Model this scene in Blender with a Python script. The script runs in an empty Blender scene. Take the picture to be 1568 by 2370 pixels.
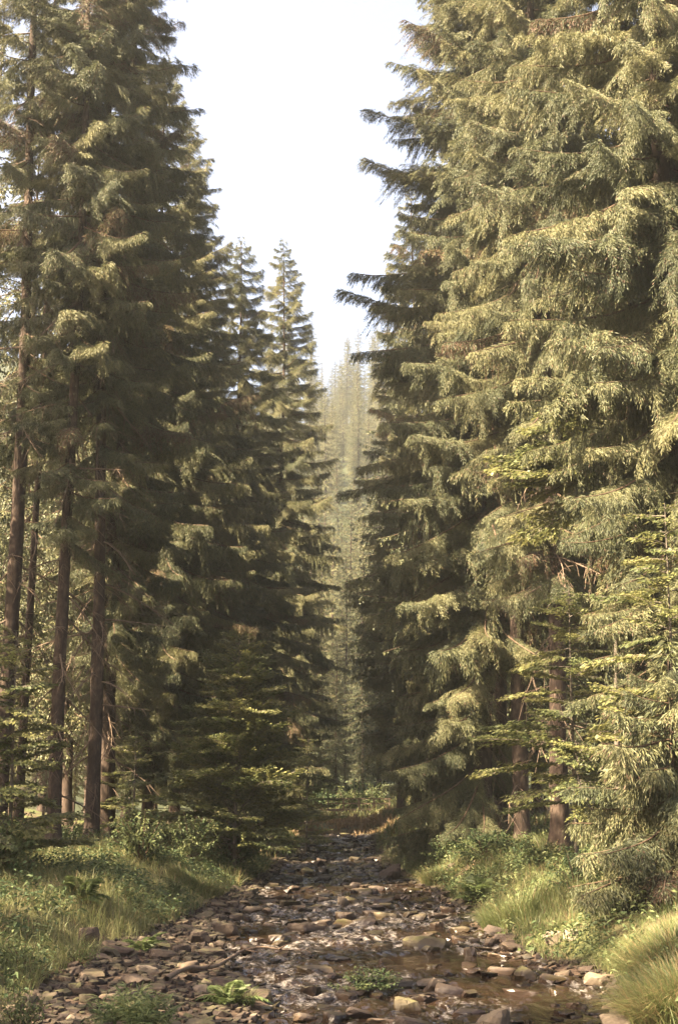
import bpy, bmesh, math, random
import numpy as np
from mathutils import Vector, Euler

random.seed(7)
rng = np.random.default_rng(11)
R = math.radians
scene = bpy.context.scene
COL = scene.collection

# ------------------------------------------------------------------ camera, sky, sun, exposure
CAM_H, PITCH, FPX = 2.6, R(11.1), 3292.0            # photo measured on a 1568 x 2370 grid
cam = bpy.data.cameras.new('camera')
cam.sensor_fit = 'VERTICAL'; cam.sensor_height = 36.0; cam.lens = 50.0
cam.clip_start = 0.1; cam.clip_end = 3000
cam_o = bpy.data.objects.new('camera', cam); COL.objects.link(cam_o)
cam_o.location = (0, 0, CAM_H); cam_o.rotation_euler = (R(90) + PITCH, 0, 0)
scene.camera = cam_o

SUN_EL, SUN_AZ = R(42), R(-118)                      # azimuth from +Y (view direction), negative = left
sun_dir = Vector((math.sin(SUN_AZ) * math.cos(SUN_EL), math.cos(SUN_AZ) * math.cos(SUN_EL), math.sin(SUN_EL)))
world = bpy.data.worlds.new('World'); scene.world = world; world.use_nodes = True
wn, wl = world.node_tree.nodes, world.node_tree.links
wn.clear()
sky = wn.new('ShaderNodeTexSky'); sky.sky_type = 'NISHITA'; sky.sun_disc = False
sky.sun_elevation = SUN_EL; sky.sun_rotation = SUN_AZ
sky.air_density = 1.0; sky.dust_density = 5.0; sky.ozone_density = 0.6
hsv = wn.new('ShaderNodeMix'); hsv.data_type = 'RGBA'; hsv.blend_type = 'MULTIPLY'
hsv.inputs[0].default_value = 1.0; hsv.inputs[7].default_value = (1.0, 0.87, 0.82, 1)
bg = wn.new('ShaderNodeBackground'); bg.inputs['Strength'].default_value = 0.050
wo = wn.new('ShaderNodeOutputWorld')
wl.new(sky.outputs['Color'], hsv.inputs[6]); wl.new(hsv.outputs[2], bg.inputs['Color'])
wl.new(bg.outputs['Background'], wo.inputs['Surface'])
sd = bpy.data.lights.new('sun', 'SUN'); sd.energy = 5.0; sd.angle = R(0.5); sd.color = (1.0, 0.81, 0.55)
sun = bpy.data.objects.new('sun', sd); COL.objects.link(sun)
sun.location = (-40, 20, 60)
sun.rotation_euler = (-sun_dir).to_track_quat('-Z', 'Y').to_euler()
vs = scene.view_settings
vs.view_transform = 'Standard'; vs.look = 'None'; vs.gamma = 1.0; vs.use_curve_mapping = False
vs.exposure = 3.5
scene.render.engine = 'CYCLES'
cy = scene.cycles
cy.max_bounces = 6; cy.diffuse_bounces = 3; cy.glossy_bounces = 2; cy.transmission_bounces = 3
cy.volume_bounces = 0; cy.transparent_max_bounces = 4; cy.use_denoising = True; cy.use_adaptive_sampling = False
cy.sample_clamp_indirect = 6.0

# ------------------------------------------------------------------ helpers
SP, CP = math.sin(PITCH), math.cos(PITCH)
def ray(px, py):
    dx, dy = (px - 784.0) / FPX, (1185.0 - py) / FPX
    return np.array([dx, CP - dy * SP, SP + dy * CP])
def at_depth(px, py, d):
    r = ray(px, py); t = d / r[1]
    return np.array([r[0] * t, d, CAM_H + r[2] * t])

def lat(ix, iy, seed):
    h = (ix * 374761393 + iy * 668265263 + seed * 1442695041) & 0x7fffffff
    h = ((h ^ (h >> 13)) * 1274126177) & 0x7fffffff
    return ((h ^ (h >> 16)) & 0xffff) / 65535.0
def vnoise(x, y, seed=0):
    x = np.asarray(x, float); y = np.asarray(y, float)
    ix = np.floor(x).astype(np.int64); iy = np.floor(y).astype(np.int64)
    fx, fy = x - ix, y - iy
    fx = fx * fx * (3 - 2 * fx); fy = fy * fy * (3 - 2 * fy)
    a = lat(ix, iy, seed); b = lat(ix + 1, iy, seed); c = lat(ix, iy + 1, seed); d = lat(ix + 1, iy + 1, seed)
    return (a + (b - a) * fx) * (1 - fy) + (c + (d - c) * fx) * fy - 0.5
def sstep(t):
    t = np.clip(t, 0, 1); return t * t * (3 - 2 * t)

# stream banks: depth from the camera, left edge, right edge, left edge of the open water
K_D = np.array([0, 12, 15.4, 17.6, 19.6, 22.2, 25.5, 29.9, 36.3, 46, 58.6, 73.8, 100])
K_L = np.array([-3.0, -3.1, -3.2, -3.5, -3.48, -3.3, -2.95, -2.75, -2.3, -1.95, -2.1, -1.5, -1.2])
K_R = np.array([3.4, 3.3, 3.2, 3.35, 3.5, 2.75, 2.72, 2.7, 2.3, 1.6, 1.4, 1.9, 2.6])
K_W = np.array([-1.2, -1.1, -1.0, -0.75, -1.15, -1.75, -1.95, -1.95, -1.9, -1.7, -1.8, -1.3, -1.1])
def zwater(y): return 0.005 * np.asarray(y, float)
def edges(y):
    wob = 0.25 * vnoise(np.asarray(y) * 0.7, np.asarray(y) * 0 + 3.3, 5)
    return np.interp(y, K_D, K_L) + wob, np.interp(y, K_D, K_R) + 0.25 * vnoise(np.asarray(y) * 0.8, np.asarray(y) * 0 + 9.3, 6), np.interp(y, K_D, K_W)
def terrain(x, y):
    x = np.asarray(x, float); y = np.asarray(y, float)
    L, Rr, W = edges(y)
    z = zwater(y) - 0.22 + 0.06 * vnoise(x * 1.2, y * 1.2, 1)
    bar = sstep((W + 0.5 - x) / 0.8) * (0.29 + 0.16 * sstep((W - x) / 2.5))
    barr = sstep((x - (Rr - 0.7)) / 0.7) * 0.27
    z = z + bar * (y < 60) + barr
    uL = np.maximum(L - x, 0); uR = np.maximum(x - Rr, 0); u = np.maximum(uL, uR)
    bank = np.where(uL > 0, 0.42, 0.62) * sstep(u / 1.5) + np.where(uL > 0, 0.04, 0.07) * np.minimum(u, 12) + 0.24 * np.maximum(u - 14, 0)
    bank = bank + (0.12 * sstep((uL - 1.0) / 2.5)) * sstep((y - 18) / 12)
    bank = bank + sstep(u / 1.2) * (0.28 * vnoise(x * 0.45, y * 0.45, 2) + 0.12 * vnoise(x * 1.6, y * 1.6, 3))
    z = z + bank
    z = z + 0.7 * sstep((y - 75) / 6) * (1 - sstep(u / 4))
    z = z + 0.43 * np.clip(y - 125, 0, 180) + 3.0 * sstep((y - 90) / 60)
    z = z + sstep((y - 140) / 60) * 6 * vnoise(x * 0.02, y * 0.02, 4)
    return z
def tz(x, y): return float(terrain(np.array([x]), np.array([y]))[0])
def ground(px, py):
    """where the line of sight through a point of the photo meets the ground"""
    r = ray(px, py)
    t = np.linspace(9, 120, 4000)
    z = CAM_H + r[2] * t - terrain(r[0] * t, r[1] * t)
    k = int(np.argmax(z < 0)) if (z < 0).any() else len(t) - 1
    return r[0] * t[k], r[1] * t[k]
def wx(px, d, py=1900): return float(at_depth(px, py, d)[0])

def mesh_quads(name, v, q, mats, midx=None, smooth=False, attr=None):
    me = bpy.data.meshes.new(name)
    v = np.asarray(v, np.float32); q = np.asarray(q, np.int32)
    me.vertices.add(len(v)); me.vertices.foreach_set('co', v.ravel())
    k = q.shape[1]
    me.loops.add(q.size); me.loops.foreach_set('vertex_index', q.ravel())
    me.polygons.add(len(q)); me.polygons.foreach_set('loop_start', np.arange(0, q.size, k, dtype=np.int32))
    for m in mats: me.materials.append(m)
    if midx is not None: me.polygons.foreach_set('material_index', np.asarray(midx, np.int32))
    me.polygons.foreach_set('use_smooth', np.full(len(q), smooth))
    me.update(calc_edges=True)
    if attr:
        for an, av in attr.items():
            a = me.attributes.new(an, 'FLOAT', 'POINT'); a.data.foreach_set('value', np.asarray(av, np.float32))
    return me
def link(name, data, parent=None, loc=None, rot=None, scale=None):
    o = bpy.data.objects.new(name, data); COL.objects.link(o)
    if parent is not None: o.parent = parent
    if loc is not None: o.location = [float(c) for c in loc]
    if rot is not None: o.rotation_euler = rot
    if scale is not None: o.scale = scale if hasattr(scale, '__len__') else (scale,) * 3
    return o
def tag(o, label, cat, group=None):
    o['label'] = label; o['category'] = cat
    if group: o['group'] = group
    return o
def thing(name, label, cat, loc, rz=0.0, group=None, scale=1.0):
    return tag(link(name, None, None, loc, (0, 0, rz), scale), label, cat, group)

def norm(a): return a / np.maximum(np.linalg.norm(a, axis=-1, keepdims=True), 1e-9)
def sprigs(P, D, ln, w, roll, bend=0.0):
    """little needle shoots / leaves: one folded diamond each"""
    D = norm(D); up = np.tile([0.0, 0.0, 1.0], (len(D), 1))
    S = np.cross(D, up); bad = np.linalg.norm(S, axis=1) < 1e-3; S[bad] = [1, 0, 0]; S = norm(S)
    N = np.cross(S, D)
    c, s = np.cos(roll)[:, None], np.sin(roll)[:, None]
    A = S * c + N * s
    ln, w = ln[:, None], w[:, None]
    mid = P + D * ln * 0.45
    tip = P + D * ln - np.array([0, 0, 1.0]) * ln * bend
    v = np.stack([P, mid + A * w * 0.5, tip, mid - A * w * 0.5], 1).reshape(-1, 3)
    q = np.arange(len(P) * 4, dtype=np.int32).reshape(-1, 4)
    return v, q
def tube(pts, rad, n=6):
    pts = np.asarray(pts, float); rad = np.asarray(rad, float)
    t = norm(np.gradient(pts, axis=0))
    ref = np.array([0, 1.0, 0]) if abs(t[0][1]) < 0.8 else np.array([1.0, 0, 0])
    a = norm(np.cross(t, ref)); b = np.cross(t, a)
    th = np.linspace(0, 2 * np.pi, n, endpoint=False)
    v = (pts[:, None] + rad[:, None, None] * (a[:, None] * np.cos(th)[None, :, None] + b[:, None] * np.sin(th)[None, :, None])).reshape(-1, 3)
    i = np.arange(len(pts) - 1)[:, None] * n; j = np.arange(n)[None]; k = (j + 1) % n
    q = np.stack([i + j, i + k, i + n + k, i + n + j], -1).reshape(-1, 4)
    return v, q
class Parts:
    def __init__(s): s.v, s.q, s.m, s.n = [], [], [], 0
    def add(s, vq, m=0):
        v, q = vq
        if len(v) == 0: return
        s.v.append(v); s.q.append(q + s.n); s.m.append(np.full(len(q), m)); s.n += len(v)
    def mesh(s, name, mats, smooth=False):
        return mesh_quads(name, np.concatenate(s.v), np.concatenate(s.q), mats, np.concatenate(s.m), smooth)
    def arrays(s): return np.concatenate(s.v), np.concatenate(s.q), np.concatenate(s.m)

# ------------------------------------------------------------------ materials
def new_mat(name):
    m = bpy.data.materials.new(name); m.use_nodes = True
    nt = m.node_tree; nt.nodes.clear()
    return m, nt.nodes, nt.links
def ramp(n, stops):
    r = n.new('ShaderNodeValToRGB'); e = r.color_ramp.elements
    while len(e) < len(stops): e.new(0.5)
    for k, (p, c) in enumerate(stops): e[k].position = p; e[k].color = (*c, 1)
    return r
def leaf_mat(name, cols, scale=1.5, trans=0.3, rough=0.55, spec=0.25, rnd=0.35):
    m, n, l = new_mat(name)
    geo = n.new('ShaderNodeNewGeometry')
    nz = n.new('ShaderNodeTexNoise'); nz.inputs['Scale'].default_value = scale; nz.inputs['Detail'].default_value = 3
    l.new(geo.outputs['Position'], nz.inputs['Vector'])
    oi = n.new('ShaderNodeObjectInfo')
    a = n.new('ShaderNodeMath'); a.operation = 'MULTIPLY_ADD'; a.inputs[1].default_value = rnd; a.inputs[2].default_value = -rnd / 2
    l.new(oi.outputs['Random'], a.inputs[0])
    isl = n.new('ShaderNodeMath'); isl.operation = 'MULTIPLY_ADD'; isl.inputs[1].default_value = 0.4; isl.inputs[2].default_value = -0.2
    l.new(geo.outputs['Random Per Island'], isl.inputs[0])
    b = n.new('ShaderNodeMath'); b.operation = 'ADD'; l.new(nz.outputs['Fac'], b.inputs[0]); l.new(a.outputs[0], b.inputs[1])
    c = n.new('ShaderNodeMath'); c.operation = 'ADD'; l.new(b.outputs[0], c.inputs[0]); l.new(isl.outputs[0], c.inputs[1])
    k = len(cols); r = ramp(n, [(0.25 + 0.5 * i / (k - 1), cc) for i, cc in enumerate(cols)])
    l.new(c.outputs[0], r.inputs['Fac'])
    p = n.new('ShaderNodeBsdfPrincipled'); p.inputs['Roughness'].default_value = rough
    p.inputs['Specular IOR Level'].default_value = spec
    l.new(r.outputs['Color'], p.inputs['Base Color'])
    t = n.new('ShaderNodeBsdfTranslucent'); l.new(r.outputs['Color'], t.inputs['Color'])
    mx = n.new('ShaderNodeMixShader'); mx.inputs[0].default_value = trans
    l.new(p.outputs[0], mx.inputs[1]); l.new(t.outputs[0], mx.inputs[2])
    o = n.new('ShaderNodeOutputMaterial'); l.new(mx.outputs[0], o.inputs['Surface'])
    return m
def rough_mat(name, cols, scale, bump=0.4, stretch=(1, 1, 1), rough=0.9, spec=0.2, detail=6, dist=0.03):
    m, n, l = new_mat(name)
    tc = n.new('ShaderNodeTexCoord'); mp = n.new('ShaderNodeMapping'); mp.inputs['Scale'].default_value = stretch
    l.new(tc.outputs['Object'], mp.inputs['Vector'])
    nz = n.new('ShaderNodeTexNoise'); nz.inputs['Scale'].default_value = scale; nz.inputs['Detail'].default_value = detail
    nz.inputs['Roughness'].default_value = 0.65
    l.new(mp.outputs[0], nz.inputs['Vector'])
    k = len(cols); r = ramp(n, [(0.28 + 0.44 * i / (k - 1), cc) for i, cc in enumerate(cols)])
    l.new(nz.outputs['Fac'], r.inputs['Fac'])
    p = n.new('ShaderNodeBsdfPrincipled'); p.inputs['Roughness'].default_value = rough; p.inputs['Specular IOR Level'].default_value = spec
    l.new(r.outputs['Color'], p.inputs['Base Color'])
    b = n.new('ShaderNodeBump'); b.inputs['Strength'].default_value = bump; b.inputs['Distance'].default_value = dist
    l.new(nz.outputs['Fac'], b.inputs['Height']); l.new(b.outputs['Normal'], p.inputs['Normal'])
    o = n.new('ShaderNodeOutputMaterial'); l.new(p.outputs[0], o.inputs['Surface'])
    return m
M_NEEDLE = leaf_mat('spruce_needles', [(0.050, 0.060, 0.033), (0.092, 0.098, 0.048), (0.150, 0.145, 0.070)], 0.6, 0.22, 0.55, 0.25)
M_NEEDLE_DRY = leaf_mat('dry_needles', [(0.065, 0.040, 0.026), (0.105, 0.066, 0.042), (0.15, 0.10, 0.062)], 0.8, 0.25)
M_BARK = rough_mat('spruce_bark', [(0.020, 0.015, 0.012), (0.042, 0.029, 0.022), (0.080, 0.058, 0.044)], 9, 0.8, (1, 1, 0.45))
M_TWIG = rough_mat('twig_bark', [(0.05, 0.033, 0.023), (0.10, 0.068, 0.045)], 12, 0.3)
M_BEECH = leaf_mat('beech_leaves', [(0.065, 0.082, 0.034), (0.115, 0.126, 0.048), (0.17, 0.165, 0.062)], 1.2, 0.38, 0.5, 0.3)
M_BEECH_BARK = rough_mat('beech_bark', [(0.06, 0.05, 0.04), (0.13, 0.11, 0.09)], 7, 0.3, (1, 1, 0.5))
M_SHRUB = leaf_mat('shrub_leaves', [(0.045, 0.072, 0.032), (0.075, 0.100, 0.042), (0.12, 0.135, 0.055)], 2.5, 0.3, 0.6, 0.2)
M_FERN = leaf_mat('fern_leaves', [(0.06, 0.085, 0.030), (0.10, 0.125, 0.045)], 3, 0.4, 0.5)
M_GRASS = leaf_mat('grass_blades', [(0.055, 0.075, 0.026), (0.115, 0.130, 0.048), (0.195, 0.185, 0.085)], 0.9, 0.38, 0.5, 0.3)
M_STRAW = leaf_mat('dry_grass', [(0.14, 0.095, 0.05), (0.24, 0.17, 0.09)], 2, 0.3)
M_DEADWOOD = rough_mat('dead_wood', [(0.07, 0.05, 0.036), (0.15, 0.11, 0.08)], 14, 0.4, (1, 1, 1))

def stone_mat(name, cols, moss):
    m, n, l = new_mat(name)
    geo = n.new('ShaderNodeNewGeometry'); oi = n.new('ShaderNodeObjectInfo')
    nz = n.new('ShaderNodeTexNoise'); nz.inputs['Scale'].default_value = 7; nz.inputs['Detail'].default_value = 8; nz.inputs['Roughness'].default_value = 0.7
    l.new(geo.outputs['Position'], nz.inputs['Vector'])
    ad = n.new('ShaderNodeMath'); ad.operation = 'MULTIPLY_ADD'; ad.inputs[1].default_value = 0.4; l.new(oi.outputs['Random'], ad.inputs[0])
    isl = n.new('ShaderNodeMath'); isl.operation = 'MULTIPLY_ADD'; isl.inputs[1].default_value = 0.3; isl.inputs[2].default_value = -0.35
    l.new(geo.outputs['Random Per Island'], isl.inputs[0]); l.new(isl.outputs[0], ad.inputs[2])
    sm = n.new('ShaderNodeMath'); sm.operation = 'ADD'; l.new(ad.outputs[0], sm.inputs[0]); l.new(nz.outputs['Fac'], sm.inputs[1])
    k = len(cols); r = ramp(n, [(0.25 + 0.5 * i / (k - 1), c) for i, c in enumerate(cols)]); l.new(sm.outputs[0], r.inputs['Fac'])
    # moss and lichen on upward faces
    sx = n.new('ShaderNodeSeparateXYZ'); l.new(geo.outputs['Normal'], sx.inputs[0])
    n2 = n.new('ShaderNodeTexNoise'); n2.inputs['Scale'].default_value = 3.2; n2.inputs['Detail'].default_value = 5; l.new(geo.outputs['Position'], n2.inputs['Vector'])
    mm = n.new('ShaderNodeMath'); mm.operation = 'MULTIPLY'; l.new(sx.outputs['Z'], mm.inputs[0]); l.new(n2.outputs['Fac'], mm.inputs[1])
    mr = n.new('ShaderNodeMapRange'); mr.inputs['From Min'].default_value = 0.38; mr.inputs['From Max'].default_value = 0.58; mr.inputs['To Max'].default_value = moss
    l.new(mm.outputs[0], mr.inputs['Value'])
    mx = n.new('ShaderNodeMix'); mx.data_type = 'RGBA'; mx.inputs[7].default_value = (0.075, 0.070, 0.026, 1)
    l.new(mr.outputs[0], mx.inputs[0]); l.new(r.outputs['Color'], mx.inputs[6])
    # wet band above the water line
    sp = n.new('ShaderNodeSeparateXYZ'); l.new(geo.outputs['Position'], sp.inputs[0])
    wy = n.new('ShaderNodeMath'); wy.operation = 'MULTIPLY_ADD'; wy.inputs[1].default_value = -0.005; l.new(sp.outputs['Y'], wy.inputs[0]); l.new(sp.outputs['Z'], wy.inputs[2])
    wn_ = n.new('ShaderNodeMath'); wn_.operation = 'MULTIPLY_ADD'; wn_.inputs[1].default_value = -0.08; l.new(n2.outputs['Fac'], wn_.inputs[0]); l.new(wy.outputs[0], wn_.inputs[2])
    wr = n.new('ShaderNodeMapRange'); wr.inputs['From Min'].default_value = 0.0; wr.inputs['From Max'].default_value = 0.07
    wr.inputs['To Min'].default_value = 1.0; wr.inputs['To Max'].default_value = 0.0; l.new(wn_.outputs[0], wr.inputs['Value'])
    wet = n.new('ShaderNodeMix'); wet.data_type = 'RGBA'; wet.blend_type = 'MULTIPLY'; wet.inputs[7].default_value = (0.34, 0.29, 0.26, 1)
    l.new(wr.outputs[0], wet.inputs[0]); l.new(mx.outputs[2], wet.inputs[6])
    p = n.new('ShaderNodeBsdfPrincipled'); l.new(wet.outputs[2], p.inputs['Base Color'])
    rr = n.new('ShaderNodeMapRange'); rr.inputs['To Min'].default_value = 0.85; rr.inputs['To Max'].default_value = 0.3; l.new(wr.outputs[0], rr.inputs['Value'])
    l.new(rr.outputs[0], p.inputs['Roughness']); p.inputs['Specular IOR Level'].default_value = 0.35
    b = n.new('ShaderNodeBump'); b.inputs['Strength'].default_value = 0.6; b.inputs['Distance'].default_value = 0.02
    l.new(nz.outputs['Fac'], b.inputs['Height']); l.new(b.outputs['Normal'], p.inputs['Normal'])
    o = n.new('ShaderNodeOutputMaterial'); l.new(p.outputs[0], o.inputs['Surface'])
    return m
SANDY = [(0.019, 0.012, 0.009), (0.039, 0.027, 0.020), (0.078, 0.055, 0.039)]
M_STONE = stone_mat('brown_stone', SANDY, 0.45)
M_MOSSY = stone_mat('mossy_stone', [(0.025, 0.020, 0.012), (0.048, 0.038, 0.023), (0.086, 0.069, 0.041)], 0.95)
M_PALE = stone_mat('pale_stone', [(0.058, 0.044, 0.030), (0.101, 0.078, 0.055), (0.156, 0.125, 0.092)], 0.2)
M_DARK = stone_mat('dark_stone', [(0.017, 0.012, 0.009), (0.035, 0.024, 0.018), (0.062, 0.045, 0.033)], 0.3)

# ------------------------------------------------------------------ ground
def ground_mat():
    m, n, l = new_mat('forest_ground')
    geo = n.new('ShaderNodeNewGeometry')
    at = n.new('ShaderNodeAttribute'); at.attribute_name = 'gravel'
    n1 = n.new('ShaderNodeTexNoise'); n1.inputs['Scale'].default_value = 0.7; n1.inputs['Detail'].default_value = 8; l.new(geo.outputs['Position'], n1.inputs['Vector'])
    n2 = n.new('ShaderNodeTexNoise'); n2.inputs['Scale'].default_value = 14; n2.inputs['Detail'].default_value = 6; l.new(geo.outputs['Position'], n2.inputs['Vector'])
    r1 = ramp(n, [(0.35, (0.055, 0.038, 0.024)), (0.5, (0.062, 0.060, 0.026)), (0.65, (0.075, 0.090, 0.030))]); l.new(n1.outputs['Fac'], r1.inputs['Fac'])
    r2 = ramp(n, [(0.3, (0.018, 0.012, 0.009)), (0.5, (0.05, 0.034, 0.024)), (0.7, (0.09, 0.063, 0.043))]); l.new(n2.outputs['Fac'], r2.inputs['Fac'])
    mx = n.new('ShaderNodeMix'); mx.data_type = 'RGBA'; l.new(at.outputs['Fac'], mx.inputs[0]); l.new(r1.outputs['Color'], mx.inputs[6]); l.new(r2.outputs['Color'], mx.inputs[7])
    p = n.new('ShaderNodeBsdfPrincipled'); p.inputs['Roughness'].default_value = 0.95; p.inputs['Specular IOR Level'].default_value = 0.15
    ah = n.new('ShaderNodeAttribute'); ah.attribute_name = 'undergrowth'
    mh = n.new('ShaderNodeMix'); mh.data_type = 'RGBA'; mh.inputs[7].default_value = (0.030, 0.036, 0.018, 1)
    l.new(ah.outputs['Fac'], mh.inputs[0]); l.new(mx.outputs[2], mh.inputs[6]); l.new(mh.outputs[2], p.inputs['Base Color'])
    b = n.new('ShaderNodeBump'); b.inputs['Strength'].default_value = 0.8; b.inputs['Distance'].default_value = 0.05
    l.new(n2.outputs['Fac'], b.inputs['Height']); l.new(b.outputs['Normal'], p.inputs['Normal'])
    o = n.new('ShaderNodeOutputMaterial'); l.new(p.outputs[0], o.inputs['Surface'])
    return m
def grid(xs, ys):
    X, Y = np.meshgrid(xs, ys)
    nx, ny = len(xs), len(ys)
    i = np.arange(ny - 1)[:, None] * nx; j = np.arange(nx - 1)[None]
    q = np.stack([i + j, i + j + 1, i + nx + j + 1, i + nx + j], -1).reshape(-1, 4)
    return X.ravel(), Y.ravel(), q
xs = np.concatenate([np.linspace(-190, -12, 60)[:-1], np.linspace(-12, 12, 170), np.linspace(12, 190, 60)[1:]])
ys = np.concatenate([np.linspace(-25, 8, 12)[:-1], np.linspace(8, 60, 300)[:-1], np.linspace(60, 120, 90)[:-1], np.linspace(120, 400, 60)])
gx, gy, gq = grid(xs, ys)
gz = terrain(gx, gy)
gL, gR, gW = edges(gy)
gu = np.maximum(np.maximum(gL - gx, gx - gR), 0)
grav = (1 - sstep((gu - 0.1) / 0.5)) * (gy < 76)
hill_ = sstep((gy - 76) / 10)
g = link('forest_ground', mesh_quads('forest_ground', np.stack([gx, gy, gz], 1), gq, [ground_mat()], smooth=True, attr={'gravel': grav, 'undergrowth': hill_}))
g['kind'] = 'structure'

# ------------------------------------------------------------------ stream water
def water_mat():
    m, n, l = new_mat('stream_water')
    geo = n.new('ShaderNodeNewGeometry')
    mp = n.new('ShaderNodeMapping'); mp.inputs['Scale'].default_value = (1.0, 0.55, 1); l.new(geo.outputs['Position'], mp.inputs['Vector'])
    n1 = n.new('ShaderNodeTexNoise'); n1.inputs['Scale'].default_value = 6; n1.inputs['Detail'].default_value = 3.5; n1.inputs['Distortion'].default_value = 0.6; l.new(mp.outputs[0], n1.inputs['Vector'])
    at = n.new('ShaderNodeAttribute'); at.attribute_name = 'rapid'
    st = n.new('ShaderNodeMath'); st.operation = 'MULTIPLY_ADD'; st.inputs[1].default_value = 0.6; st.inputs[2].default_value = 0.14; l.new(at.outputs['Fac'], st.inputs[0])
    b = n.new('ShaderNodeBump'); b.inputs['Distance'].default_value = 0.13; l.new(st.outputs[0], b.inputs['Strength']); l.new(n1.outputs['Fac'], b.inputs['Height'])
    n3 = n.new('ShaderNodeTexNoise'); n3.inputs['Scale'].default_value = 8; n3.inputs['Detail'].default_value = 7; n3.inputs['Roughness'].default_value = 0.7; l.new(mp.outputs[0], n3.inputs['Vector'])
    fm = n.new('ShaderNodeMath'); fm.operation = 'MULTIPLY'; l.new(n3.outputs['Fac'], fm.inputs[0]); l.new(at.outputs['Fac'], fm.inputs[1])
    fr = n.new('ShaderNodeMapRange'); fr.inputs['From Min'].default_value = 0.44; fr.inputs['From Max'].default_value = 0.70; fr.inputs['To Max'].default_value = 0.5; l.new(fm.outputs[0], fr.inputs['Value'])
    p = n.new('ShaderNodeBsdfPrincipled'); p.inputs['Base Color'].default_value = (0.013, 0.008, 0.005, 1)
    p.inputs['Roughness'].default_value = 0.09; p.inputs['IOR'].default_value = 1.33; p.inputs['Specular IOR Level'].default_value = 0.6
    l.new(b.outputs['Normal'], p.inputs['Normal'])
    d = n.new('ShaderNodeBsdfPrincipled'); d.inputs['Base Color'].default_value = (0.42, 0.39, 0.37, 1); d.inputs['Roughness'].default_value = 0.5  # light grey foam colour, also painted in for glints on the ripples
    l.new(b.outputs['Normal'], d.inputs['Normal'])
    mx = n.new('ShaderNodeMixShader'); l.new(fr.outputs[0], mx.inputs[0]); l.new(p.outputs[0], mx.inputs[1]); l.new(d.outputs[0], mx.inputs[2])
    o = n.new('ShaderNodeOutputMaterial'); l.new(mx.outputs[0], o.inputs['Surface'])
    return m
wxs = np.linspace(-4.2, 4.2, 140)
wys = np.concatenate([np.linspace(6, 40, 520)[:-1], np.linspace(40, 80, 260)])
sx_, sy_, sq = grid(wxs, wys)
# broken water: strips of riffle between calmer pools
rap = 0.5 + 0.9 * vnoise(sx_ * 0.55, sy_ * 0.42, 21) + 0.5 * vnoise(sx_ * 1.5, sy_ * 0.8, 22)
pool = np.exp(-(((sx_ - 1.3) / 1.2) ** 2 + ((sy_ - 22.3) / .8) ** 2)) + 0.35 * np.exp(-(((sx_ - 2.5) / 1.2) ** 2 + ((sy_ - 16.6) / 1.0) ** 2)) 
rap = np.clip(rap + 0.3 - 1.3 * pool, 0, 1) * 0.95
sz_ = zwater(sy_) + (0.008 + 0.055 * rap) * (vnoise(sx_ * 3.2, sy_ * 2.0, 23) + 0.8 * vnoise(sx_ * 6.5, sy_ * 4.2, 24)) * 1.8
w = link('stream_water', mesh_quads('stream_water', np.stack([sx_, sy_, sz_], 1), sq, [water_mat()], smooth=True, attr={'rapid': rap}))
w['kind'] = 'structure'

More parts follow.
